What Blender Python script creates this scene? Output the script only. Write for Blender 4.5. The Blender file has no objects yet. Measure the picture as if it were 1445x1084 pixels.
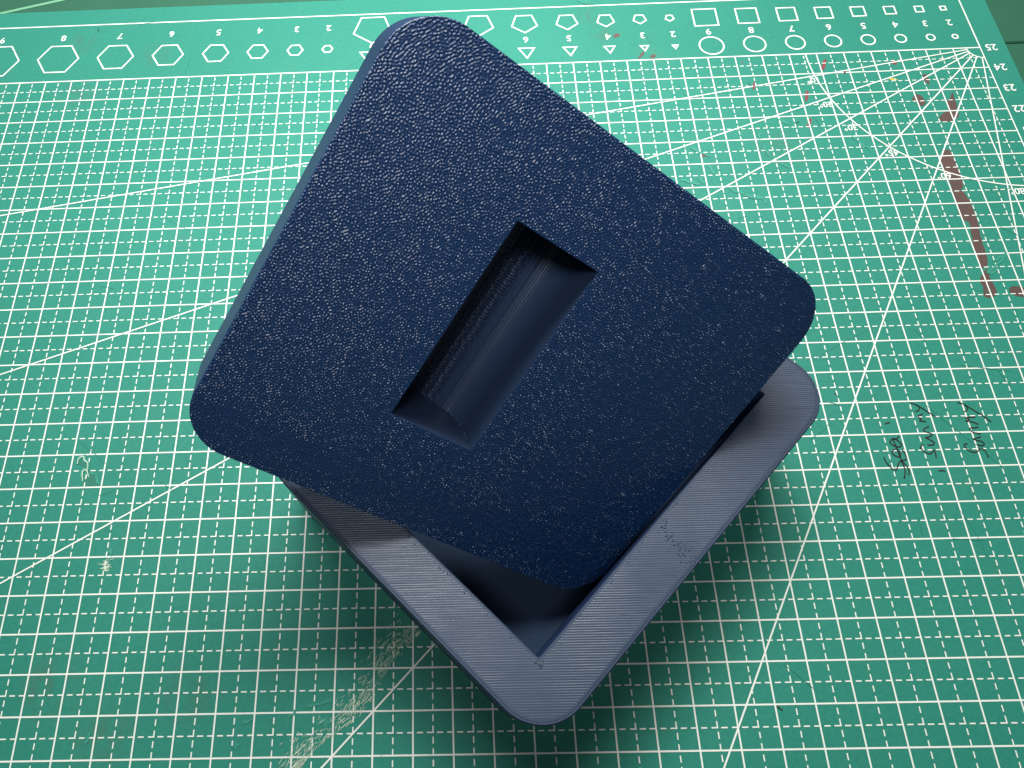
import bpy, bmesh, math, random
import numpy as np
from mathutils import Matrix, Vector
random.seed(7)
rng = np.random.default_rng(7)
S = bpy.context.scene
CM = 0.01


def G(x, y, z=0.0):
    """centimetres on the mat grid (origin: its printed upper right corner) -> world metres"""
    return ((x + 18.0) * CM, (y + 15.0) * CM, z * CM)


# ------------------------------------------------------------------ camera
cam = bpy.data.cameras.new("camera")
cam.sensor_width = 36.0
cam.lens = 36.0 * 998.357 / 1445.0
cam.shift_x = (722.5 - 622.917) / 1445.0
cam.shift_y = (548.0 - 542.0) / 1445.0
cam.clip_start = 0.01
cam.clip_end = 50.0
cam_ob = bpy.data.objects.new("camera", cam)
S.collection.objects.link(cam_ob)
RC = [[0.9993881, -0.0158957, -0.0311578], [0.0271008, 0.9150495, 0.4024301], [0.022114, -0.4030282, 0.9149204]]
M = Matrix(RC).transposed().to_4x4()
M.translation = Vector(G(-19.67373, -21.76652, 19.49594))
cam_ob.matrix_world = M
S.camera = cam_ob

# ------------------------------------------------------------------ light
S.view_settings.view_transform = 'Standard'
S.view_settings.look = 'None'
S.view_settings.exposure = 0.0
S.view_settings.gamma = 1.0
W = bpy.data.worlds.new("World")
S.world = W
W.use_nodes = True
W.node_tree.nodes["Background"].inputs[0].default_value = (0.86, 0.93, 1.0, 1)
W.node_tree.nodes["Background"].inputs[1].default_value = 0.11


def area(name, loc, target, sx, sy, power, col):
    d = bpy.data.lights.new(name, 'AREA')
    d.shape = 'RECTANGLE'
    d.size = sx
    d.size_y = sy
    d.energy = power
    d.color = col
    o = bpy.data.objects.new(name, d)
    S.collection.objects.link(o)
    o.location = loc
    o.rotation_euler = (Vector(target) - Vector(loc)).to_track_quat('-Z', 'Y').to_euler()
    return o


area("bench_lamp", (0.05, 0.34, 0.50), (-0.05, 0.05, 0.0), 0.27, 0.20, 5.0, (1.0, 0.985, 0.95))
area("ceiling_lamp", (-0.22, 0.50, 0.80), (-0.04, 0.0, 0.0), 0.36, 0.26, 6.9, (0.97, 0.985, 1.0))
sp = bpy.data.lights.new("added_overhead_spot", 'SPOT')  # added spot; its narrow cone stands in for shade cast by the camera phone
sp.energy = 35.0
sp.color = (0.97, 0.985, 1.0)
sp.spot_size = math.radians(31)
sp.spot_blend = 1.0
sp.shadow_soft_size = 0.11
sp_ob = bpy.data.objects.new("added_overhead_spot", sp)
S.collection.objects.link(sp_ob)
sp_ob.location = G(-25, -28, 70)
sp_ob.rotation_euler = (Vector(G(-21, 2, 0)) - Vector(G(-25, -28, 70))).to_track_quat('-Z', 'Y').to_euler()


# ------------------------------------------------------------------ materials
def mat(name, col, rough=0.5, spec=0.5):
    m = bpy.data.materials.new(name)
    m.use_nodes = True
    b = m.node_tree.nodes["Principled BSDF"]
    b.inputs["Base Color"].default_value = (*col, 1)
    b.inputs["Roughness"].default_value = rough
    b.inputs["Specular IOR Level"].default_value = spec
    return m, m.node_tree, b


def node(nt, kind, **kw):
    n = nt.nodes.new(kind)
    for k, v in kw.items():
        if k in n.inputs.keys():
            n.inputs[k].default_value = v
        else:
            setattr(n, k, v)
    return n


def ramp(nt, src, stops):
    r = nt.nodes.new("ShaderNodeValToRGB")
    el = r.color_ramp.elements
    while len(el) < len(stops):
        el.new(0.5)
    for e, (p, c) in zip(el, stops):
        e.position = p
        e.color = (*c, 1) if len(c) == 3 else c
    nt.links.new(src, r.inputs[0])
    return r.outputs[0]


def mixc(nt, fac, a, b):
    m = nt.nodes.new("ShaderNodeMix")
    m.data_type = 'RGBA'
    for i, v in ((0, fac), (6, a), (7, b)):
        if isinstance(v, (int, float)):
            m.inputs[i].default_value = v
        elif isinstance(v, tuple):
            m.inputs[i].default_value = (*v, 1)
        else:
            nt.links.new(v, m.inputs[i])
    return m.outputs[2]


def noise(nt, scale, detail=3, rough=0.5, vec=None, dist=0.0):
    n = nt.nodes.new("ShaderNodeTexNoise")
    n.inputs["Scale"].default_value = scale
    n.inputs["Detail"].default_value = detail
    n.inputs["Roughness"].default_value = rough
    n.inputs["Distortion"].default_value = dist
    nt.links.new(vec if vec is not None else objco(nt), n.inputs["Vector"])
    return n.outputs["Fac"]


def objco(nt):
    for n in nt.nodes:
        if n.type == 'TEX_COORD':
            return n.outputs["Object"]
    return nt.nodes.new("ShaderNodeTexCoord").outputs["Object"]


def scaled(nt, vec, sc, rot=0.0):
    n = nt.nodes.new("ShaderNodeMapping")
    n.inputs["Scale"].default_value = sc
    n.inputs["Rotation"].default_value = (0, 0, rot)
    nt.links.new(vec, n.inputs["Vector"])
    return n.outputs["Vector"]


def bump(nt, b, height, strength, dist, normal=None):
    n = nt.nodes.new("ShaderNodeBump")
    n.inputs["Strength"].default_value = strength
    n.inputs["Distance"].default_value = dist
    nt.links.new(height, n.inputs["Height"])
    if normal is not None:
        nt.links.new(normal, n.inputs["Normal"])
    nt.links.new(n.outputs["Normal"], b.inputs["Normal"])
    return n.outputs["Normal"]


# green vinyl of the cutting mat: faint mottling, grime, fine sheen
M_MAT, nt, b = mat("mat_green_vinyl", (0.02, 0.19, 0.125), 0.55, 0.22)
c = mixc(nt, ramp(nt, noise(nt, 9, 4, 0.6), [(0.35, (0, 0, 0)), (0.7, (1, 1, 1))]), (0.011, 0.144, 0.101), (0.015, 0.165, 0.119))
c = mixc(nt, ramp(nt, noise(nt, 22, 6, 0.7, dist=0.6), [(0.60, (0, 0, 0)), (0.80, (0.45, 0.45, 0.45))]), c, (0.05, 0.13, 0.085))
c = mixc(nt, ramp(nt, noise(nt, 900, 2, 0.6), [(0.3, (0, 0, 0)), (0.7, (0.25, 0.25, 0.25))]), c, (0.035, 0.23, 0.165))
c = mixc(nt, ramp(nt, noise(nt, 160, 3, 0.6), [(0.70, (0, 0, 0)), (0.78, (0.5, 0.5, 0.5))]), c, (0.014, 0.11, 0.075))
# a few grimy patches rubbed into the vinyl
for (gx, gy, gr) in ((-33.95, 2.0, .55), (-33.64, -0.7, .75), (-28.9, -22.5, .95), (-30.4, -21.3, .8), (-8.2, -4.4, .8), (-31.0, 1.2, .5), (-26.8, -21.6, .7), (-14.2, 2.5, .45), (-13.8, 1.5, .4), (-2.6, -14.9, .8)):
    vm = node(nt, "ShaderNodeVectorMath", operation='DISTANCE')
    nt.links.new(objco(nt), vm.inputs[0])
    vm.inputs[1].default_value = G(gx, gy, 0)
    fall = ramp(nt, vm.outputs["Value"], [(0.0, (1, 1, 1)), (gr * CM * 1.3, (0, 0, 0))])
    grain = ramp(nt, noise(nt, 260, 5, 0.7, scaled(nt, objco(nt), (1, .45, 1), gx)), [(0.42, (0, 0, 0)), (0.72, (.75,) * 3)])
    mm = node(nt, "ShaderNodeMath", operation='MULTIPLY')
    nt.links.new(fall, mm.inputs[0])
    nt.links.new(grain, mm.inputs[1])
    c = mixc(nt, mm.outputs[0], c, (0.060, 0.075, 0.048))
nt.links.new(c, b.inputs["Base Color"])
nt.links.new(ramp(nt, noise(nt, 30, 5, 0.6), [(0.3, (0.52,) * 3), (0.7, (0.68,) * 3)]), b.inputs["Roughness"])
bump(nt, b, noise(nt, 1500, 3, 0.6), 0.25, 0.0002)

M_UNDER, nt, b = mat("dark_green_vinyl", (0.05, 0.17, 0.10), 0.6, 0.2)
c = mixc(nt, noise(nt, 40, 5, 0.65), (0.012, 0.070, 0.042), (0.022, 0.095, 0.054))
nt.links.new(c, b.inputs["Base Color"])
bump(nt, b, noise(nt, 600, 3, 0.6), 0.3, 0.0003)

M_PRINT, nt, b = mat("white_print", (0.80, 0.82, 0.76), 0.5, 0.4)
c = mixc(nt, ramp(nt, noise(nt, 70, 4, 0.7), [(0.58, (0, 0, 0)), (0.75, (0.5,) * 3)]), (0.60, 0.62, 0.56), (0.52, 0.48, 0.38))
nt.links.new(c, b.inputs["Base Color"])
M_INK = mat("brown_black_ink", (0.018, 0.012, 0.010), 0.5, 0.3)[0]
M_BROWN, nt, b = mat("dried_brown_paint", (.05,.036,.032), 0.5, 0.4)
c = mixc(nt, noise(nt, 120, 4, 0.6), (0.052, 0.038, 0.032), (0.092, 0.047, 0.040))
nt.links.new(c, b.inputs["Base Color"])
M_RED = mat("dried_red_paint", (.15,.03,.032), 0.5, 0.4)[0]
M_YEL = mat("dried_yellow_paint", (.45,.32,.05), 0.5, 0.4)[0]
M_PALE = mat("pale_scratched_vinyl", (0.026, 0.20, 0.14), 0.6, 0.3)[0]
M_OLD = mat("faded_print", (0.12, 0.30, 0.17), 0.6, 0.3)[0]
M_CUT = mat("cut_white_core", (0.42, 0.50, 0.38), 0.7, 0.2)[0]
M_DEEP = mat("deep_green_gouge", (0.008, 0.12, 0.08), 0.5, 0.4)[0]

NAVY = (0.014, 0.028, 0.058)


def layer_lines(nt, pitch, sharp, depth, ang=0.0, lo=0.0):
    """printed bead lines: height 0..1 with slow unevenness, running along local x turned by ang"""
    v = scaled(nt, objco(nt), (1, 1, 1), ang)
    w = nt.nodes.new("ShaderNodeTexWave")
    w.wave_type = 'BANDS'
    w.bands_direction = 'Y'
    w.wave_profile = 'SIN'
    w.inputs["Scale"].default_value = 0.314159 / pitch
    w.inputs["Distortion"].default_value = sharp
    w.inputs["Detail"].default_value = 2.0
    w.inputs["Detail Scale"].default_value = 0.35
    nt.links.new(v, w.inputs["Vector"])
    return w.outputs["Fac"]


def lines_material(name, ang, strength, pitch=0.00052, rough=0.42, spec=0.5):
    m, nt, b = mat(name, NAVY, rough, spec)
    h = layer_lines(nt, pitch, 0.35, 1, ang)
    long_ = noise(nt, 1.0, 4, 0.6, scaled(nt, objco(nt), (90, 1900, 1)))
    patch = ramp(nt, noise(nt, 45, 3, 0.5), [(0.35, (0.25,) * 3), (0.65, (1,) * 3)])
    a = nt.nodes.new("ShaderNodeMath")
    a.operation = 'MULTIPLY_ADD'
    nt.links.new(long_, a.inputs[0])
    a.inputs[1].default_value = 1.5
    nt.links.new(h, a.inputs[2])
    mul = nt.nodes.new("ShaderNodeMath")
    mul.operation = 'MULTIPLY'
    nt.links.new(a.outputs[0], mul.inputs[0])
    nt.links.new(patch, mul.inputs[1])
    bump(nt, b, mul.outputs[0], strength, 0.00012)
    c = mixc(nt, long_, (0.012, 0.025, 0.052), (0.018, 0.035, 0.068))
    nt.links.new(c, b.inputs["Base Color"])
    nt.links.new(ramp(nt, long_, [(0.3, (rough - 0.06,) * 3), (0.7, (rough + 0.12,) * 3)]), b.inputs["Roughness"])
    return m


M_RIM = lines_material("navy_plastic_infill_lines", 0.0, 0.36)
M_FLOOR = lines_material("navy_plastic_floor_lines", 0.0, 0.4, rough=0.7, spec=0.15)
M_PERIM, nt, b = mat("navy_plastic_perimeter", NAVY, 0.40, 0.5)
bump(nt, b, noise(nt, 2500, 2, 0.6), 0.35, 0.0001)
M_BODY, nt, b = mat("navy_plastic_wall", (0.012, 0.025, 0.076), 0.45, 0.35)
w = node(nt, "ShaderNodeTexWave", wave_type='BANDS', bands_direction='Z', Scale=0.314159 / 0.0002, Distortion=0.3)
nt.links.new(objco(nt), w.inputs["Vector"])
bump(nt, b, w.outputs["Fac"], 0.3, 0.00004)
M_TOP, nt, b = mat("navy_plastic_pebbled", (0.0030, 0.0240, 0.082), 0.36, 0.66)
bump(nt, b, noise(nt, 4500, 2, 0.6), 0.18, 0.00008)
M_SMOOTH, nt, b = mat("navy_plastic_smooth", (0.017, 0.032, 0.070), 0.42, 0.5)
bump(nt, b, noise(nt, 1800, 3, 0.6), 0.15, 0.00006)


# ------------------------------------------------------------------ helpers
def link(name, me, material=None, parent=None):
    o = bpy.data.objects.new(name, me)
    S.collection.objects.link(o)
    if material is not None and me is not None:
        for k in (material if isinstance(material, (list, tuple)) else [material]):
            me.materials.append(k)
    if parent is not None:
        o.parent = parent
    return o


def mesh(name, V, F, material=None, parent=None, smooth=False):
    me = bpy.data.meshes.new(name)
    me.from_pydata([tuple(v) for v in V], [], F)
    me.validate()
    if smooth:
        me.polygons.foreach_set("use_smooth", [True] * len(me.polygons))
    me.update()
    return link(name, me, material, parent)


def tag(o, label=None, cat=None, group=None, kind=None):
    for k, v in (("label", label), ("category", cat), ("group", group), ("kind", kind)):
        if v:
            o[k] = v
    return o


class Flat:
    """flat printed marks laid on the mat, in grid centimetres"""

    def __init__(s):
        s.V, s.F = [], []

    def poly(s, pts, z):
        i = len(s.V)
        a = sum(p[0] * q[1] - q[0] * p[1] for p, q in zip(pts, pts[1:] + pts[:1]))
        if a < 0:
            pts = pts[::-1]
        s.V += [G(x, y, z) for x, y in pts]
        s.F.append(list(range(i, i + len(pts))))

    def seg(s, a, b, w, z):
        dx, dy = b[0] - a[0], b[1] - a[1]
        L = math.hypot(dx, dy) or 1e-9
        nx, ny = -dy / L * w / 2, dx / L * w / 2
        s.poly([(a[0] + nx, a[1] + ny), (a[0] - nx, a[1] - ny), (b[0] - nx, b[1] - ny), (b[0] + nx, b[1] + ny)], z)

    def path(s, pts, w, z, closed=False, taper=False):
        n = len(pts)
        L, Rr = [], []
        for i, p in enumerate(pts):
            a = pts[i - 1] if (i or closed) else p
            c = pts[(i + 1) % n] if (i < n - 1 or closed) else p
            d1 = Vector((p[0] - a[0], p[1] - a[1]))
            d2 = Vector((c[0] - p[0], c[1] - p[1]))
            d1 = d1.normalized() if d1.length else d2.normalized()
            d2 = d2.normalized() if d2.length else d1
            t = (d1 + d2)
            t = t.normalized() if t.length > 1e-6 else d1
            k = 1.0 / max(0.45, t.dot(d2))
            ww = w / 2 * k
            if taper and not closed:
                ww *= 0.35 + 0.65 * math.sin(math.pi * (0.12 + 0.76 * i / max(1, n - 1)))
            L.append((p[0] - t.y * ww, p[1] + t.x * ww))
            Rr.append((p[0] + t.y * ww, p[1] - t.x * ww))
        for i in range(n if closed else n - 1):
            j = (i + 1) % n
            s.poly([Rr[i], Rr[j], L[j], L[i]], z)

    def build(s, name, material, parent, kind=None):
        o = mesh(name, s.V, s.F, material, parent)
        if kind:
            o["kind"] = kind
        return o


def smooth_path(pts, n=4, closed=False):
    """Catmull-Rom through the points"""
    out = []
    m = len(pts)
    for i in range(m if closed else m - 1):
        P = [pts[(i + k) % m] if closed else pts[min(max(i + k, 0), m - 1)] for k in (-1, 0, 1, 2)]
        for j in range(n):
            t = j / n
            out.append(tuple(0.5 * (2 * P[1][a] + (P[2][a] - P[0][a]) * t + (2 * P[0][a] - 5 * P[1][a] + 4 * P[2][a] - P[3][a]) * t * t
                                    + (3 * P[1][a] - P[0][a] - 3 * P[2][a] + P[3][a]) * t ** 3) for a in (0, 1)))
    if not closed:
        out.append(pts[-1])
    return out


def rounded_rect(x0, x1, y0, y1, r, n=14):
    out = []
    for cx, cy, a0 in ((x1 - r, y1 - r, 0), (x0 + r, y1 - r, 90), (x0 + r, y0 + r, 180), (x1 - r, y0 + r, 270)):
        for k in range(n + 1):
            a = math.radians(a0 + 90 * k / n)
            out.append((cx + r * math.cos(a), cy + r * math.sin(a)))
    return out


# ------------------------------------------------------------------ worktop and cutting mat
def slab(name, x0, x1, y0, y1, z0, z1, material, parent=None, r=0.0, bev=0.03):
    P = rounded_rect(x0, x1, y0, y1, r, 6) if r else [(x1, y1), (x0, y1), (x0, y0), (x1, y0)]
    cx, cy = (x0 + x1) / 2, (y0 + y1) / 2
    ins = lambda p: (p[0] - bev * (1 if p[0] > cx else -1), p[1] - bev * (1 if p[1] > cy else -1))
    n = len(P)
    V = [G(*p, z0) for p in P] + [G(*p, z1 - bev) for p in P] + [G(*ins(p), z1) for p in P]
    F = [list(range(n))[::-1], list(range(2 * n, 3 * n))]
    for k in range(2):
        F += [[k * n + i, k * n + (i + 1) % n, (k + 1) * n + (i + 1) % n, (k + 1) * n + i] for i in range(n)]
    return mesh(name, V, F, material, parent)


table = slab("worktop", -75, 40, 0.55, 45, -1.3, -0.30, M_UNDER, bev=0.05)
tag(table, kind="structure")
table2 = slab("worktop", -75, 40, -55, 0.535, -1.3, -0.325, M_UNDER, bev=0.05)
tag(table2, kind="structure")
f = Flat()
f.path([(-41, 3.42), (-37.81, 4.31), (-36.58, 4.65), (-33, 5.64)], 0.13, -0.29)
f.build("printed_line", M_OLD, table)

cutting_mat = slab("cutting_mat", -43.2, 1.0, -28.4, 3.9, -0.30, 0.0, M_MAT, r=0.35)
tag(cutting_mat, "worn green cutting mat with white centimetre grid and brown paint stains", "cutting mat")

# --- the printed grid
LW = 0.041
f = Flat()
for k in range(0, 26):
    f.seg((-42, -k), (0, -k), LW * (1.25 if k == 0 else 1), 0.008)
for k in range(0, 43):
    f.seg((-k, -25), (-k, 0), LW, 0.009)
f.path([(-42, 3), (0, 3)], 0.055, 0.008)
f.seg((0, 3), (0, 0), 0.05, 0.009)
f.seg((-42, 3), (-42, 0), 0.05, 0.009)
f.build("printed_grid", M_PRINT, cutting_mat)
f = Flat()
for r in range(25):
    for c in range(42):
        x, y = -42 + c, -r
        for a in (0.10, 0.35, 0.60, 0.85):
            b1, b2 = a + rng.normal(0, .006), a + 0.15 + (0.02 if a == 0.35 else 0)
            f.seg((x + b1, y - 0.5), (x + b2, y - 0.5), 0.032, 0.010)
            f.seg((x + 0.5, y - b1), (x + 0.5, y - b2 + (0.02 if a == .35 else 0)), 0.032, 0.011)
o = f.build("printed_dashes", M_PRINT, cutting_mat, kind="stuff")

# --- protractor rays and arcs
f = Flat()
for d in (10, 20, 30, 45, 60, 80):
    a = math.radians(d)
    ca, sa = -math.cos(a), -math.sin(a)
    L = min(42 / max(1e-6, -ca), 25 / -sa)
    f.seg((ca * 0.52, sa * 0.52), (ca * L, sa * L), 0.042, 0.012 + d * 1e-5)
f.build("printed_rays", M_PRINT, cutting_mat)
f = Flat()
arc = lambda r, n: [(-r * math.cos(math.radians(90 * i / n)), -r * math.sin(math.radians(90 * i / n))) for i in range(n + 1)]
f.path(arc(0.52, 14), 0.045, 0.014)
f.build("printed_arc", M_PRINT, cutting_mat)
f = Flat()
f.path(arc(6.4, 48), 0.045, 0.014)
f.build("printed_arc", M_PRINT, cutting_mat)

# --- shape templates
def ngon(name, cx, cy, R, n, a0, z=0.008, w=0.055):
    g = Flat()
    g.path([(cx + R * math.cos(math.radians(a0 + 360 * k / n)), cy + R * math.sin(math.radians(a0 + 360 * k / n))) for k in range(n)], w, z, closed=True)
    return g.build(name, M_PRINT, cutting_mat)


def num(txt, x, y, h, name="printed_number"):
    cu = bpy.data.curves.new(name, 'FONT')
    cu.body = txt
    cu.align_x = 'CENTER'
    cu.size = 1.0
    cu.resolution_u = 3
    cu.offset = 0.012
    tmp = bpy.data.objects.new("lettering", cu)
    S.collection.objects.link(tmp)
    me = bpy.data.meshes.new_from_object(tmp.evaluated_get(bpy.context.evaluated_depsgraph_get()))
    bpy.data.objects.remove(tmp)
    bpy.data.curves.remove(cu)
    co = np.empty(len(me.vertices) * 3)
    me.vertices.foreach_get("co", co)
    co = co.reshape(-1, 3)
    lo, hi = co.min(0), co.max(0)
    k = h / (hi[1] - lo[1])
    p = (co - (lo + hi) / 2) * k
    q = np.zeros_like(p)
    q[:, 0] = (x - p[:, 0] + 18) * CM          # the mat lies upside down to the viewer
    q[:, 1] = (y - p[:, 1] + 15) * CM
    q[:, 2] = 0.0125 * CM
    me.vertices.foreach_set("co", q.ravel())
    me.update()
    me.name = name
    return link(name, me, M_PRINT, cutting_mat)


HX = {9: -37.22, 8: -34.78, 7: -32.54, 6: -30.49, 5: -28.63, 4: -27.0, 3: -25.55, 2: -24.3}
PX = {9: -22.58, 8: -20.45, 7: -18.47, 6: -16.69, 5: -15.05, 4: -13.56, 3: -12.25, 2: -11.10}
QX = {9: -9.75, 8: -8.14, 7: -6.63, 6: -5.23, 5: -3.93, 4: -2.73, 3: -1.625, 2: -0.725}
for n in range(9, 1, -1):
    ngon("printed_hexagon", HX[n], 1.19, 0.1 * n + 0.0, 6, 0)
    num(str(n), HX[n], 2.31, 0.31)
    ngon("printed_pentagon", PX[n], 2.17 + 0.004 * (n - 5), 0.086 * n, 5, -90)
    ngon("printed_triangle", PX[n], 0.65 + 0.006 * (n - 4), 0.1 * n / math.sqrt(3), 3, -90)
    num(str(n), PX[n], 1.27, 0.31)
    ngon("printed_square", QX[n], 2.12, 0.1 * n / math.sqrt(2), 4, 45)
    ngon("printed_circle", QX[n], 0.61, 0.05 * n, 40, 0)
    num(str(n), QX[n], 1.335, 0.31)
for k in range(0, 7):
    num(str(25 - k), 0.40, -k - 0.02, 0.32)
for t, x, y in (("10°", -6.42, -1.33), ("20°", -6.22, -2.52), ("30°", -5.62, -3.62), ("45°", -4.52, -4.81), ("60°", -3.06, -5.87), ("80°", -0.86, -6.6)):
    num(t, x, y, 0.27)

# --- handwriting: sea, sunny, sunny
HAND= [[(-7.66, -15.67), (-7.64, -15.81), (-7.57, -15.96), (-7.48, -16.07), (-7.4, -16.04), (-7.33, -15.92), (-7.26, -15.83), (-7.2, -15.82), (-7.12, -15.92), (-7.08, -16.05), (-7.08, -16.13), (-7.12, -16.22)], [(-7.23, -16.27), (-7.26, -16.29), (-7.19, -16.13), (-7.18, -15.94), (-7.2, -15.78), (-7.22, -15.56), (-7.24, -15.37), (-7.26, -15.2), (-7.26, -15.12)], [(-7.2, -15.78), (-7.09, -15.78), (-7.04, -15.7), (-7.05, -15.57), (-7.11, -15.47)], [(-7.23, -15.7), (-7.33, -15.65), (-7.4, -15.57), (-7.37, -15.5), (-7.27, -15.46), (-7.2, -15.51), (-7.18, -15.62), (-7.22, -15.7)], [(-7.24, -15.12), (-7.35, -15.2), (-7.37, -15.26), (-7.3, -15.34), (-7.17, -15.39), (-7.08, -15.35), (-7.09, -15.28), (-7.15, -15.19), (-7.23, -15.14)], [(-7.24, -15.16), (-7.12, -15.12), (-7.08, -15.06)], [(-7.37, -14.68), (-7.21, -14.64)], [(-6.22, -15.74), (-6.2, -15.62), (-6.21, -15.53), (-6.25, -15.52), (-6.3, -15.59), (-6.39, -15.61), (-6.49, -15.55), (-6.56, -15.46), (-6.56, -15.4), (-6.49, -15.35), (-6.45, -15.35)], [(-6.35, -15.35), (-6.24, -15.36), (-6.15, -15.32), (-6.17, -15.25), (-6.25, -15.19), (-6.33, -15.13), (-6.23, -15.11), (-6.13, -15.05), (-6.18, -15.0), (-6.29, -14.96), (-6.33, -14.91), (-6.27, -14.85), (-6.2, -14.81), (-6.15, -14.8)], [(-6.19, -14.65), (-6.27, -14.63), (-6.36, -14.61), (-6.3, -14.56), (-6.37, -14.5), (-6.34, -14.46), (-6.21, -14.41)], [(-6.4, -14.33), (-6.33, -14.31), (-6.27, -14.26), (-6.26, -14.17), (-6.34, -14.11)], [(-6.46, -14.05), (-6.34, -14.11), (-6.16, -14.25), (-6.0, -14.4), (-5.87, -14.51)], [(-6.26, -16.12), (-6.16, -16.11), (-6.09, -16.14)], [(-4.8, -15.77), (-4.78, -15.68), (-4.8, -15.58), (-4.86, -15.5), (-4.94, -15.5), (-5.0, -15.57), (-5.12, -15.6), (-5.25, -15.55), (-5.33, -15.43), (-5.33, -15.37), (-5.27, -15.35), (-5.23, -15.36)], [(-4.97, -15.37), (-4.88, -15.41), (-4.78, -15.39), (-4.77, -15.33), (-4.85, -15.27), (-4.96, -15.25), (-5.02, -15.21), (-4.91, -15.18), (-4.82, -15.16), (-4.8, -15.12)], [(-4.77, -15.06), (-4.88, -15.03), (-4.98, -15.0), (-5.02, -14.93), (-5.01, -14.88), (-4.89, -14.87), (-4.77, -14.85)], [(-4.74, -14.77), (-4.86, -14.7), (-5.05, -14.66), (-4.96, -14.62), (-5.03, -14.57), (-4.92, -14.55), (-4.75, -14.54)], [(-5.04, -14.38), (-4.94, -14.33), (-4.89, -14.24), (-4.93, -14.15)], [(-5.13, -14.08), (-4.98, -14.13), (-4.81, -14.27), (-4.6, -14.45), (-4.46, -14.58), (-4.36, -14.71)]]
BROWN= [[(-2.68, -4.74), (-2.52, -4.81), (-2.49, -5.05), (-2.5, -5.5), (-2.49, -5.89), (-2.57, -6.33), (-2.69, -6.46), (-2.59, -6.61), (-2.54, -6.89), (-2.53, -7.26), (-2.52, -7.56), (-2.58, -8.04), (-2.64, -8.45), (-2.65, -8.86), (-2.7, -9.25), (-2.81, -9.5), (-3.0, -9.51), (-3.02, -9.3), (-2.99, -8.96), (-2.95, -8.61), (-2.88, -8.15), (-2.83, -7.76), (-2.95, -7.7), (-3.04, -7.42), (-3.0, -7.06), (-2.97, -6.56), (-2.94, -6.12), (-2.99, -5.61), (-2.93, -5.09)], [(-2.89, -9.61), (-2.81, -9.64), (-2.83, -9.92), (-2.78, -10.2), (-2.8, -10.42), (-2.92, -10.58), (-3.14, -10.62), (-3.22, -10.51), (-3.15, -10.24), (-3.18, -10.02), (-3.1, -9.83)], [(-2.38, -10.32), (-2.18, -10.22), (-1.91, -10.29), (-1.76, -10.37), (-1.86, -10.61), (-2.17, -10.6), (-2.36, -10.49)], [(-3.16, -2.41), (-3.0, -2.18), (-2.85, -2.19), (-2.74, -2.36), (-2.72, -2.58), (-2.78, -2.69), (-2.95, -2.73), (-3.02, -2.56), (-3.12, -2.48)], [(-2.44, -3.29), (-2.26, -3.09), (-2.06, -2.98), (-1.96, -2.56), (-1.8, -2.38), (-1.69, -2.17), (-1.64, -2.24), (-1.67, -2.53), (-1.67, -2.74), (-1.76, -3.0), (-1.71, -3.12), (-1.81, -3.32), (-2.01, -3.45), (-2.17, -3.49), (-2.44, -3.46)], [(-2.43, -1.23), (-2.32, -1.21), (-2.29, -1.48), (-2.36, -1.75), (-2.43, -1.62), (-2.48, -1.47)], [(-11.04, -4.59), (-10.92, -4.54), (-10.8, -4.6), (-10.8, -4.67), (-10.91, -4.7), (-11.0, -4.67)]]
RED= [[(-5.86, -0.4), (-5.69, -0.31), (-5.77, -0.55), (-5.88, -0.81), (-5.97, -0.79)], [(-6.82, -1.92), (-6.73, -1.81), (-6.69, -1.93), (-6.77, -2.15), (-6.87, -2.34), (-6.91, -2.28)], [(-7.09, -3.41), (-6.93, -3.14), (-6.87, -3.17), (-6.95, -3.41), (-7.03, -3.57), (-7.11, -3.49)], [(-5.22, -0.96), (-5.15, -0.91), (-5.16, -1.03), (-5.22, -1.05)], [(-8.81, -0.27), (-8.74, -0.26), (-8.75, -0.34)], [(-8.62, -1.52), (-8.52, -1.29), (-8.54, -1.55), (-8.63, -1.73)], [(-3.4, -0.53), (-3.27, -0.47), (-3.2, -0.56), (-3.24, -0.69), (-3.36, -0.68)]]
YEL= [[(-3.7, -1.39), (-3.55, -1.36), (-3.4, -1.43), (-3.54, -1.47)]]
PALE= [[(-11.31, -4.23), (-11.09, -4.42), (-10.72, -4.69)], [(-10.83, -5.05), (-10.66, -5.43)], [(-11.86, -5.62), (-11.59, -5.77), (-11.21, -5.88)], [(-10.34, -6.05), (-10.11, -6.23), (-9.86, -6.3), (-9.51, -6.51), (-9.27, -6.52), (-9.17, -6.79)], [(-11.21, -5.58), (-11.1, -5.85)], [(-9.87, -6.34), (-9.54, -6.56)], [(-8.85, -3.71), (-8.82, -3.97)], [(-8.8, -4.29), (-8.66, -4.77)], [(-7.99, -3.09), (-7.72, -3.38)], [(-5.66, -4.01), (-5.46, -4.34), (-5.24, -4.61)], [(-8.36, -5.09), (-8.12, -5.26)], [(-2.89, -9.7), (-2.54, -9.49), (-2.03, -8.99)], [(-2.49, -9.32), (-2.22, -9.07)], [(-2.82, -9.76), (-2.53, -9.6)], [(-30.83, -15.29), (-30.82, -15.13), (-30.7, -15.05), (-30.64, -15.17), (-30.52, -15.28), (-30.5, -15.48)], [(-30.57, -15.81), (-30.63, -15.53), (-30.52, -15.47), (-30.42, -15.69)], [(-30.27, -15.58), (-30.07, -15.92)], [(-30.48, -15.5), (-30.26, -15.62)], [(-29.43, -17.75), (-29.36, -17.93)], [(-23.94, -21.92), (-24.12, -22.1)], [(-23.4, -22.28), (-23.15, -22.12)], [(-23.25, -22.3), (-23.04, -22.18)], [(-23.72, -21.85), (-23.02, -21.73)], [(-25.29, -22.23), (-25.06, -22.14)], [(-25.47, -22.73), (-25.36, -22.69)], [(-29.14, -22.36), (-29.18, -22.62)]]
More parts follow.
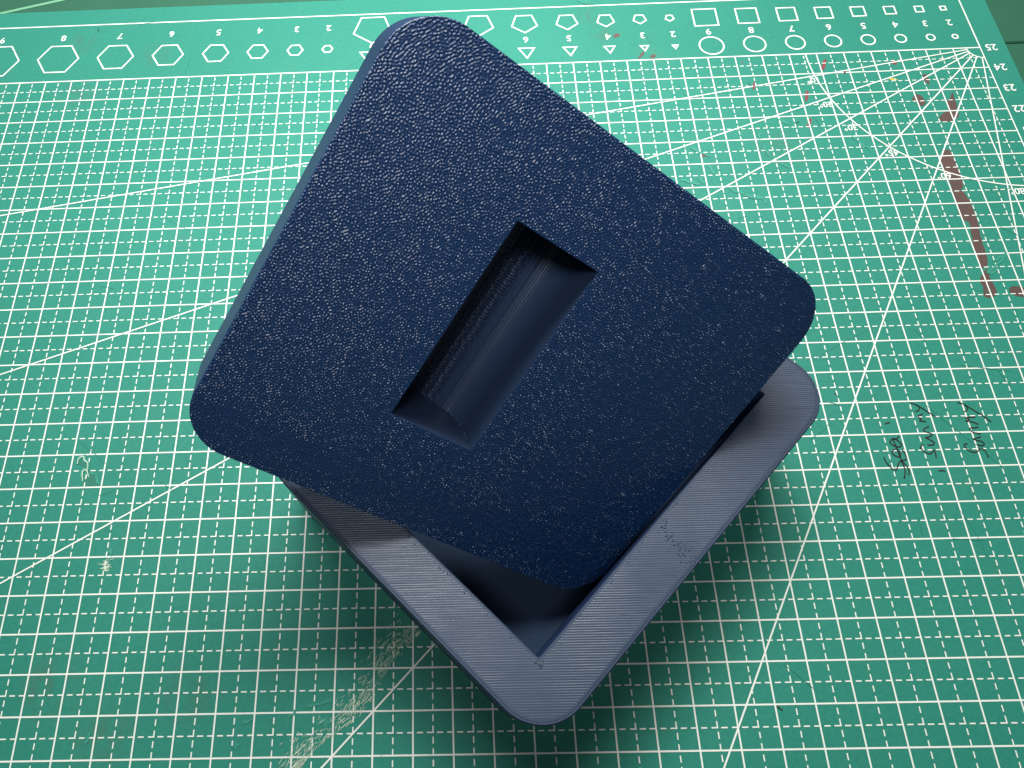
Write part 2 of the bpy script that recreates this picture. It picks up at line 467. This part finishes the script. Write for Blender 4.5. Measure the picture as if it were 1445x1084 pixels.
DARKG= [[(-30.82, -15.23), (-30.66, -15.17), (-30.54, -15.3), (-30.56, -15.37), (-30.74, -15.35)], [(-30.48, -15.5), (-30.34, -15.6), (-30.07, -15.92), (-30.24, -15.94), (-30.44, -15.93), (-30.55, -15.81), (-30.51, -15.65)]]
BLACK= [[(-8.75, -1.37), (-8.7, -1.42)], [(-7.45, -3.34), (-7.34, -3.26)], [(-11.96, -22.04), (-11.84, -22.14)], [(-8.57, -13.69), (-8.52, -13.72)], [(-33.5, 2.81), (-33.45, 2.61)], [(-23.9, -23.08), (-23.85, -23.07)]]
f = Flat()
for s in HAND:
    f.path(smooth_path(s, 4), 0.032, 0.0155)
f.build("handwriting", M_INK, cutting_mat)

# --- paint, scratches, gouges
def blob(pts, z, material, name):
    g = Flat()
    P = smooth_path(pts, 3, True)
    P = [(x + rng.normal(0, .008), y + rng.normal(0, .008)) for x, y in P]
    g.poly(P, z)
    return g.build(name, material, cutting_mat)


BROWN += [[(-13.36, 1.34), (-13.22, 1.45), (-13.09, 1.38), (-13.14, 1.27), (-13.31, 1.22)],
          [(-12.57, 0.11), (-12.42, 0.35), (-12.31, 0.43), (-12.31, 0.32), (-12.5, 0.08)],
          [(-12.11, 0.17), (-11.97, 0.28), (-11.88, 0.21), (-11.98, 0.08), (-12.08, 0.03)]]
PALE += [[(-14.48, 3.33), (-14.24, 3.16), (-13.87, 3.14)], [(-14.3, 3.25), (-14.0, 3.2)]]
for s in BROWN:
    blob(s, 0.004, M_BROWN, "paint_stain")
for s in RED:
    blob(s, 0.016 if len(s) == 4 else 0.005, M_RED, "paint_stain")
for s in YEL:
    blob(s, 0.005, M_YEL, "paint_stain")
for s in DARKG:
    blob(s, 0.005, M_DEEP, "gouge")
for s in BLACK:
    f = Flat()
    f.path(s, 0.05, 0.0165, taper=True)
    f.build("ink_mark", M_INK, cutting_mat)
f = Flat()
for s in PALE:
    P = smooth_path(s, 4)
    for k in range(3):
        d = [(x + rng.normal(0, .025), y + rng.normal(0, .025)) for x, y in P]
        f.path(d, 0.035 if k else 0.06, 0.0170 + 0.0004 * k, taper=True)
# random long hairline cuts over the mat
for i in range(70):
    x, y, a, L = rng.uniform(-38, 0), rng.uniform(-24, 3), rng.uniform(0, math.pi), rng.gamma(2, .45)
    P = [(x + math.cos(a) * L * t + 0.06 * L * math.sin(3 * t + i), y + math.sin(a) * L * t) for t in (0, .33, .66, 1)]
    f.path(smooth_path(P, 3), rng.uniform(.010, .02), 0.0182 + i * 2e-5, taper=True)
f.build("scratch", M_PALE, cutting_mat, kind="stuff")
# the dense scuff beside the 45 degree ray, and a star of cuts on the left
f = Flat()
for i in range(760):
    t = rng.beta(1.0, 1.0)
    cx, cy = -20.85 - 3.1 * t, -20.1 - 3.35 * t
    off = abs(rng.normal(0, .25)) - 0.10 + 0.12 * math.sin(9 * t)
    dens = 0.35 + 0.65 * abs(math.sin(7.5 * t + 0.6))
    if rng.random() > dens:
        continue
    x, y = cx - off * 0.75 + rng.normal(0, .05), cy + off * 0.66
    a = math.radians(rng.normal(52, 13))
    L = rng.gamma(1.4, 0.035)
    w = rng.uniform(.006, .017)
    P = [(x - math.cos(a) * L, y - math.sin(a) * L), (x + rng.normal(0, .004), y), (x + math.cos(a) * L, y + math.sin(a) * L)]
    f.path(P, w, 0.019 + i * 4e-6, taper=True)
for i in range(44):
    a = rng.uniform(0, 2 * math.pi)
    r0, L = abs(rng.normal(0, .07)), rng.uniform(.03, .16)
    x, y = -29.47 + r0 * math.cos(a * 3.1), -18.25 + 1.3 * r0 * math.sin(a * 3.1)
    f.path([(x, y), (x + .5 * L * math.cos(a) + .01, y + .5 * L * math.sin(a)), (x + L * math.cos(a), y + L * math.sin(a))], .016, 0.019 + i * 1e-5, taper=True)
for s in PALE[14:16]:
    f.path(smooth_path(s, 4), .03, 0.0225, taper=True)
f.build("scuff", M_CUT, cutting_mat, kind="stuff")


# ------------------------------------------------------------------ open box (base)
H_BOX = 3.45
U = Vector((math.sqrt(.5), math.sqrt(.5)))      # along the right-hand wall, away from the viewer
N = Vector((-math.sqrt(.5), math.sqrt(.5)))     # along the left-hand wall
WALL = 1.255
IN_U, IN_N = 8.34, 6.72                         # opening
IC = Vector((-18.10, -20.985))                  # nearest corner of the opening


def bx(u, n):
    p = IC + U * u + N * n
    return (p.x, p.y)


box = bpy.data.objects.new("open_box", None)
S.collection.objects.link(box)
BC = G(*bx(IN_U / 2, IN_N / 2))
box.location = BC
tag(box, "navy blue open box with lined rim, lying on the green mat under the lid", "box")


def loc(p, z):
    g = G(p[0], p[1], z)
    return (g[0] - BC[0], g[1] - BC[1], g[2] - BC[2])


def outer(inset, r=1.12):
    return [bx(*q) for q in rounded_rect(-WALL + inset, IN_U + WALL - inset, -WALL + inset, IN_N + WALL - inset, r - inset, 18)]


def inner(grow):
    return [bx(*q) for q in rounded_rect(-grow, IN_U + grow, -grow, IN_N + grow, 0.04 + grow * .4, 3)]


def strip(V, F, A, B):
    n = len(A)
    i = len(V)
    V += A + B
    F += [[i + k, i + (k + 1) % n, i + n + (k + 1) % n, i + n + k] for k in range(n)]


V, F = [], []
O_ = lambda ins, z: [loc(p, z) for p in outer(ins)]
I_ = lambda gr, z: [loc(p, z) for p in inner(gr)]
strip(V, F, O_(0.05, 0.0), O_(0.0, 0.06))
strip(V, F, O_(0.0, 0.06), O_(0.0, H_BOX - 0.03))
F.append(list(range(len(outer(0))))[::-1])
mesh("outer_wall", V, F, M_BODY, box)
V, F = [], []
strip(V, F, I_(0, 0.2)[::-1], I_(0, H_BOX - 0.02)[::-1])
mesh("inner_wall", V, F, M_BODY, box)
fl = I_(0.0, 0.2)
mesh("floor", fl, [list(range(len(fl)))], M_FLOOR, box)


def ring_fill(name, A, B, material, parent=None):
    bm = bmesh.new()
    ed = []
    for L in (A, B):
        vs = [bm.verts.new(p) for p in L]
        ed += [bm.edges.new((vs[i], vs[(i + 1) % len(vs)])) for i in range(len(vs))]
    bmesh.ops.triangle_fill(bm, use_beauty=True, use_dissolve=False, edges=ed, normal=(0, 0, 1))
    for fa in bm.faces:
        if fa.normal.z < 0:
            fa.normal_flip()
    me = bpy.data.meshes.new(name)
    bm.to_mesh(me)
    bm.free()
    return link(name, me, material, parent or box)


ring_fill("rim", O_(0.13, H_BOX), I_(0.07, H_BOX), M_RIM)
V, F = [], []
strip(V, F, O_(0.0, H_BOX - 0.03), O_(0.03, H_BOX + 0.001))
strip(V, F, O_(0.03, H_BOX + 0.001), O_(0.066, H_BOX + 0.001))
strip(V, F, O_(0.066, H_BOX + 0.001), O_(0.073, H_BOX - 0.006))
strip(V, F, O_(0.073, H_BOX - 0.006), O_(0.08, H_BOX + 0.001))
strip(V, F, O_(0.08, H_BOX + 0.001), O_(0.13, H_BOX + 0.001))
strip(V, F, I_(0.07, H_BOX + 0.001), I_(0.02, H_BOX + 0.001))
strip(V, F, I_(0.02, H_BOX + 0.001), I_(0.0, H_BOX - 0.02))
mesh("rim_edge", V, F, M_PERIM, box)


def small_blob(V, F, c, r, h):
    i = len(V)
    n = 7
    for k, (rr, zz) in enumerate(((1.0, 0.0), (0.75, 0.65))):
        V += [(c[0] + r * CM * rr * math.cos(2 * math.pi * j / n), c[1] + r * CM * rr * math.sin(2 * math.pi * j / n), c[2] + h * CM * zz) for j in range(n)]
    V.append((c[0], c[1], c[2] + h * CM))
    F += [[i + j, i + (j + 1) % n, i + n + (j + 1) % n, i + n + j] for j in range(n)]
    F += [[i + n + j, i + n + (j + 1) % n, i + 2 * n] for j in range(n)]


V, F = [], []
for i in range(60):                             # seam blobs across the right-hand side of the rim
    t = rng.uniform(0, 1)
    small_blob(V, F, loc(bx(4.05 - .25 * t + rng.normal(0, .09), -0.1 - 1.1 * t + rng.normal(0, .05)), H_BOX), rng.uniform(.014, .03), rng.uniform(.008, .02))
for i in range(34):                             # where the bead turns at the walls
    u = rng.uniform(0.1, 6.0)
    small_blob(V, F, loc(bx(-0.1 + rng.normal(0, .03), u), H_BOX), rng.uniform(.012, .022), rng.uniform(.006, .014))
    small_blob(V, F, loc(bx(rng.uniform(0, 8), -0.1 + rng.normal(0, .03)), H_BOX), rng.uniform(.012, .022), rng.uniform(.006, .012))
for i in range(10):
    small_blob(V, F, loc(bx(-0.1 + rng.normal(0, .06), -0.1 + rng.normal(0, .06)), H_BOX), rng.uniform(.015, .03), rng.uniform(.01, .02))
o = mesh("print_blobs", V, F, M_PERIM, box, True)
o["kind"] = "stuff"

# ------------------------------------------------------------------ lid
SC = 0.98
LR = [[0.8054189, 0.5611904, 0.1906977], [-0.2333732, 0.5960159, -0.7683111], [-0.5448277, 0.5743086, 0.6110093]]
CW = Vector((-19.67373, -21.76652, 19.49594))
LT = CW + (Vector((-18.35292, -15.37171, 6.08525)) - CW) * SC
LA, LB, TH = 5.5 * SC, 4.638 * SC, 1.58
RX0, RX1, RY0, RY1 = -1.816 * SC, 0.240 * SC, -2.228 * SC, 2.446 * SC
lid = bpy.data.objects.new("box_lid", None)
S.collection.objects.link(lid)
Ml = Matrix(LR).to_4x4()
Ml.translation = Vector(G(*LT))
lid.matrix_world = Ml
tag(lid, "navy blue pebble-textured lid with a finger recess, leaning tilted in the opening of the box", "lid")
RAD = 1.06

# pebbled skin: band-limited height field, meshed
PITCH = 0.0130
nx, ny = int(2 * LA / PITCH), int(2 * LB / PITCH)


def field(nx, ny, wl, bw):
    g = rng.standard_normal((ny, nx))
    fy = np.fft.fftfreq(ny, PITCH)[:, None]
    fx = np.fft.rfftfreq(nx, PITCH)[None, :]
    k = np.sqrt(fx * fx + fy * fy)
    h = np.fft.irfft2(np.fft.rfft2(g) * np.exp(-((k - 1 / wl) / bw) ** 2), s=(ny, nx))
    return h / h.std()


hf = field(nx, ny, 0.058, 6.0)
hf2 = field(nx, ny, 0.045, 7.0)
big = field(nx, ny, 1.5, 0.5)
hh = np.log1p(np.exp(2.2 * (hf + 0.1 * big))) / 2.2
hh = (hh + 0.08 * hf2) * 0.0145


def axis(lo, hi, n, cuts, rad):
    """sample positions with lines exactly at the recess edges and finer ones in the rounded corners"""
    a = [math.sin(t) for t in np.linspace(0, math.pi / 2, 90)]
    pos = sorted(set([round(lo + rad - rad * s, 5) for s in a] + [round(hi - rad + rad * s, 5) for s in a]
                     + [round(v, 5) for v in np.linspace(lo + rad, cuts[0], max(2, int((cuts[0] - lo - rad) / PITCH)))]
                     + [round(v, 5) for v in np.linspace(cuts[0], cuts[1], int((cuts[1] - cuts[0]) / PITCH))]
                     + [round(v, 5) for v in np.linspace(cuts[1], hi - rad, int((hi - rad - cuts[1]) / PITCH))]))
    return np.array(pos)


ys = axis(-LB, LB, ny, (RY0, RY1), RAD)
us = np.array(sorted(set([round(v, 5) for v in np.linspace(-LA, RX0, int((RX0 + LA) / PITCH))] + [round(v, 5) for v in np.linspace(RX0, RX1, int((RX1 - RX0) / PITCH))]
                         + [round(v, 5) for v in np.linspace(RX1, LA, int((LA - RX1) / PITCH))])))
dyc = np.maximum(0, np.abs(ys) - (LB - RAD))
half = LA - RAD + np.sqrt(np.maximum(0, RAD ** 2 - dyc ** 2))
X = us[None, :] * (half / LA)[:, None]
Y = np.repeat(ys[:, None], len(us), 1)
ix = np.clip(((X + LA) / PITCH), 0, nx - 1.001)
iy = np.clip(((Y + LB) / PITCH), 0, ny - 1.001)
i0, j0 = ix.astype(int), iy.astype(int)
i1, j1 = np.minimum(i0 + 1, nx - 1), np.minimum(j0 + 1, ny - 1)
fx, fy = ix - i0, iy - j0
Z = (hh[j0, i0] * (1 - fx) + hh[j0, i1] * fx) * (1 - fy) + (hh[j1, i0] * (1 - fx) + hh[j1, i1] * fx) * fy
# distance to the outline and to the recess, to let the skin die out over the last bead
de = np.minimum(half[:, None] - np.abs(X), LB - np.abs(Y))
dr = np.maximum(np.maximum(RX0 - X, X - RX1), np.maximum(RY0 - Y, Y - RY1))
Z = Z * np.clip(np.minimum(de, np.maximum(dr, 0)) / 0.03 + 0.35, 0, 1)
edge = (de < 1e-4)
Z[edge] = -0.012
X = X + np.where(edge, 0, 0)
R_, C_ = Z.shape
co = np.stack([X, Y, Z], -1).reshape(-1, 3) * CM
idx = np.arange(R_ * C_).reshape(R_, C_)
cxm = (X[:-1, :-1] + X[1:, 1:]) / 2
cym = (Y[:-1, :-1] + Y[1:, 1:]) / 2
keep = ~((cxm > RX0) & (cxm < RX1) & (cym > RY0) & (cym < RY1))
q = np.stack([idx[:-1, :-1], idx[:-1, 1:], idx[1:, 1:], idx[1:, :-1]], -1)[keep]
me = bpy.data.meshes.new("textured_top")
me.vertices.add(len(co))
me.vertices.foreach_set("co", co.ravel())
me.loops.add(q.size)
me.loops.foreach_set("vertex_index", q.ravel().astype(np.int32))
me.polygons.add(len(q))
me.polygons.foreach_set("loop_start", np.arange(0, q.size, 4, dtype=np.int32))
me.polygons.foreach_set("use_smooth", np.ones(len(q), bool))
me.update(calc_edges=True)
link("textured_top", me, M_TOP, lid)

# side wall and underside
def lrr(ins, z):
    return [(x * CM, y * CM, z * CM) for x, y in rounded_rect(-LA + ins, LA - ins, -LB + ins, LB - ins, RAD - ins, 24)]


V, F = [], []
for a, b_ in (((0.0, -0.012), (0.0, -TH + 0.08)), ((0.0, -TH + 0.08), (0.08, -TH))):
    strip(V, F, lrr(*b_), lrr(*a))
o = mesh("side_wall", V, F, M_BODY, lid)
P0 = [(-2.45, -2.4), (0.42, -2.4), (0.42, 2.6), (-2.45, 2.6)]
ring_fill("underside", lrr(0.08, -TH), [(x * CM, y * CM, -TH * CM) for x, y in P0], M_SMOOTH, lid)

# finger recess: profile across x, swept along y; printed steps near the bottom
def ell(x):
    k = (x + 0.9) / 1.145
    return -0.9 - 0.95 * math.sqrt(max(0.0, 1 - k * k))


prof = [(0.240, 0.004), (0.245, -0.03), (0.245, -0.5)]
z = -0.9
th = 0.0
for k in range(0, 15):                          # smooth upper part of the scoop
    th = math.radians(k * 2.6)
    prof.append((-0.9 + 1.145 * math.cos(th), -0.9 - 0.95 * math.sin(th)))
ph = 0.0
for k in range(1, 109):                         # ridges of the printed layers along the lower part
    th = math.radians(36.4 + k * 0.48)
    ph = k / 7.5
    fade = min(1.0, k / 40.0)
    a = 0.015 * fade * (math.sin(2 * math.pi * ph) + (0.9 if 4.2 < ph < 4.8 or 7.3 < ph < 7.7 else 0.0))
    prof.append((-0.9 + (1.145 + a) * math.cos(th), -0.9 - (0.95 + a) * math.sin(th)))
prof += [(-0.90, prof[-1][1]), (-0.905, -1.862), (-1.95, -1.862), (-2.2, -1.5), (-2.25, -0.7), (-2.0, -0.35), (-1.816, -0.05), (-1.816, 0.004)]
prof = [(x * SC * CM, z * SC * CM) for x, z in prof]
n = len(prof)
V = [(x, y * CM, z) for y in (RY0, RY1) for x, z in prof]
F = [[i, i + 1, n + i + 1, n + i] for i in range(n - 1)]
o = mesh("finger_recess", V, F, M_SMOOTH, lid, True)
o.data.set_sharp_from_angle(angle=math.radians(50))
for y, rev in ((RY0, False), (RY1, True)):
    ll = list(range(n))
    mesh("recess_end", [(x, y * CM, z) for x, z in prof], [ll if rev else ll[::-1]], M_SMOOTH, lid)
# loose bridging strands on the recess floor
V, F = [], []


def bar(V, F, a, b_, r):
    a, b_ = Vector(a), Vector(b_)
    d = (b_ - a).normalized()
    s = d.cross(Vector((0, 0, 1))).normalized() * r
    up = Vector((0, 0, r))
    i = len(V)
    for p in (a, b_):
        V += [tuple(p - s), tuple(p - s * .6 + up * .8), tuple(p + up), tuple(p + s * .6 + up * .8), tuple(p + s)]
    F += [[i + k, i + k + 1, i + 5 + k + 1, i + 5 + k] for k in range(4)]
    F += [[i, i + 1, i + 2, i + 3, i + 4][::-1], [i + 5, i + 6, i + 7, i + 8, i + 9]]


zf = -1.862 * SC
for i in range(72):
    y = RY0 + 0.06 + (RY1 - RY0 - 0.12) * i / 71
    j1, j2 = rng.normal(0, .012), rng.normal(0, .012)
    bar(V, F, ((-0.78 + j1) * CM, (y + j1) * CM, -1.788 * CM), ((-0.60 + j2) * CM, (y + j2) * CM, -1.757 * CM), 0.023 * CM)
    bar(V, F, ((-0.60 + j2) * CM, (y + j2) * CM, -1.757 * CM), ((-0.44 + j2) * CM, (y + j2) * CM, -1.708 * CM), 0.022 * CM)
for i in range(56):
    y = RY0 + 0.1 + (RY1 - RY0 - 0.2) * i / 55 + rng.normal(0, .01)
    bar(V, F, ((-0.95 + rng.normal(0, .02)) * CM, y * CM, (zf + .018) * CM), ((-0.88 + rng.normal(0, .02)) * CM, y * CM, (zf + .02) * CM), 0.02 * CM)
o = mesh("bridging_strand", V, F, M_SMOOTH, lid, True)
o["kind"] = "stuff"
V, F = [], []  # thin bead added along the near end curve to give its bright edge highlight
pp = [p for p in prof if -0.6 * CM < p[0]][2::4]
for p_, q_ in zip(pp, pp[1:]):
    bar(V, F, (p_[0], (RY0 + .012) * CM, p_[1]), (q_[0], (RY0 + .012) * CM, q_[1]), 0.013 * CM)
mesh("recess_highlight_bead", V, F, M_PERIM, lid, True)
# pocket under the lid that houses the recess
V, F = [], []
P0 = [(-2.45, -2.4), (0.42, -2.4), (0.42, 2.6), (-2.45, 2.6)]
strip(V, F, [(x * CM, y * CM, -2.05 * CM) for x, y in P0], [(x * CM, y * CM, (-TH + 0.01) * CM) for x, y in P0])
F.append([3, 2, 1, 0])
mesh("recess_housing", V, F, M_SMOOTH, lid)
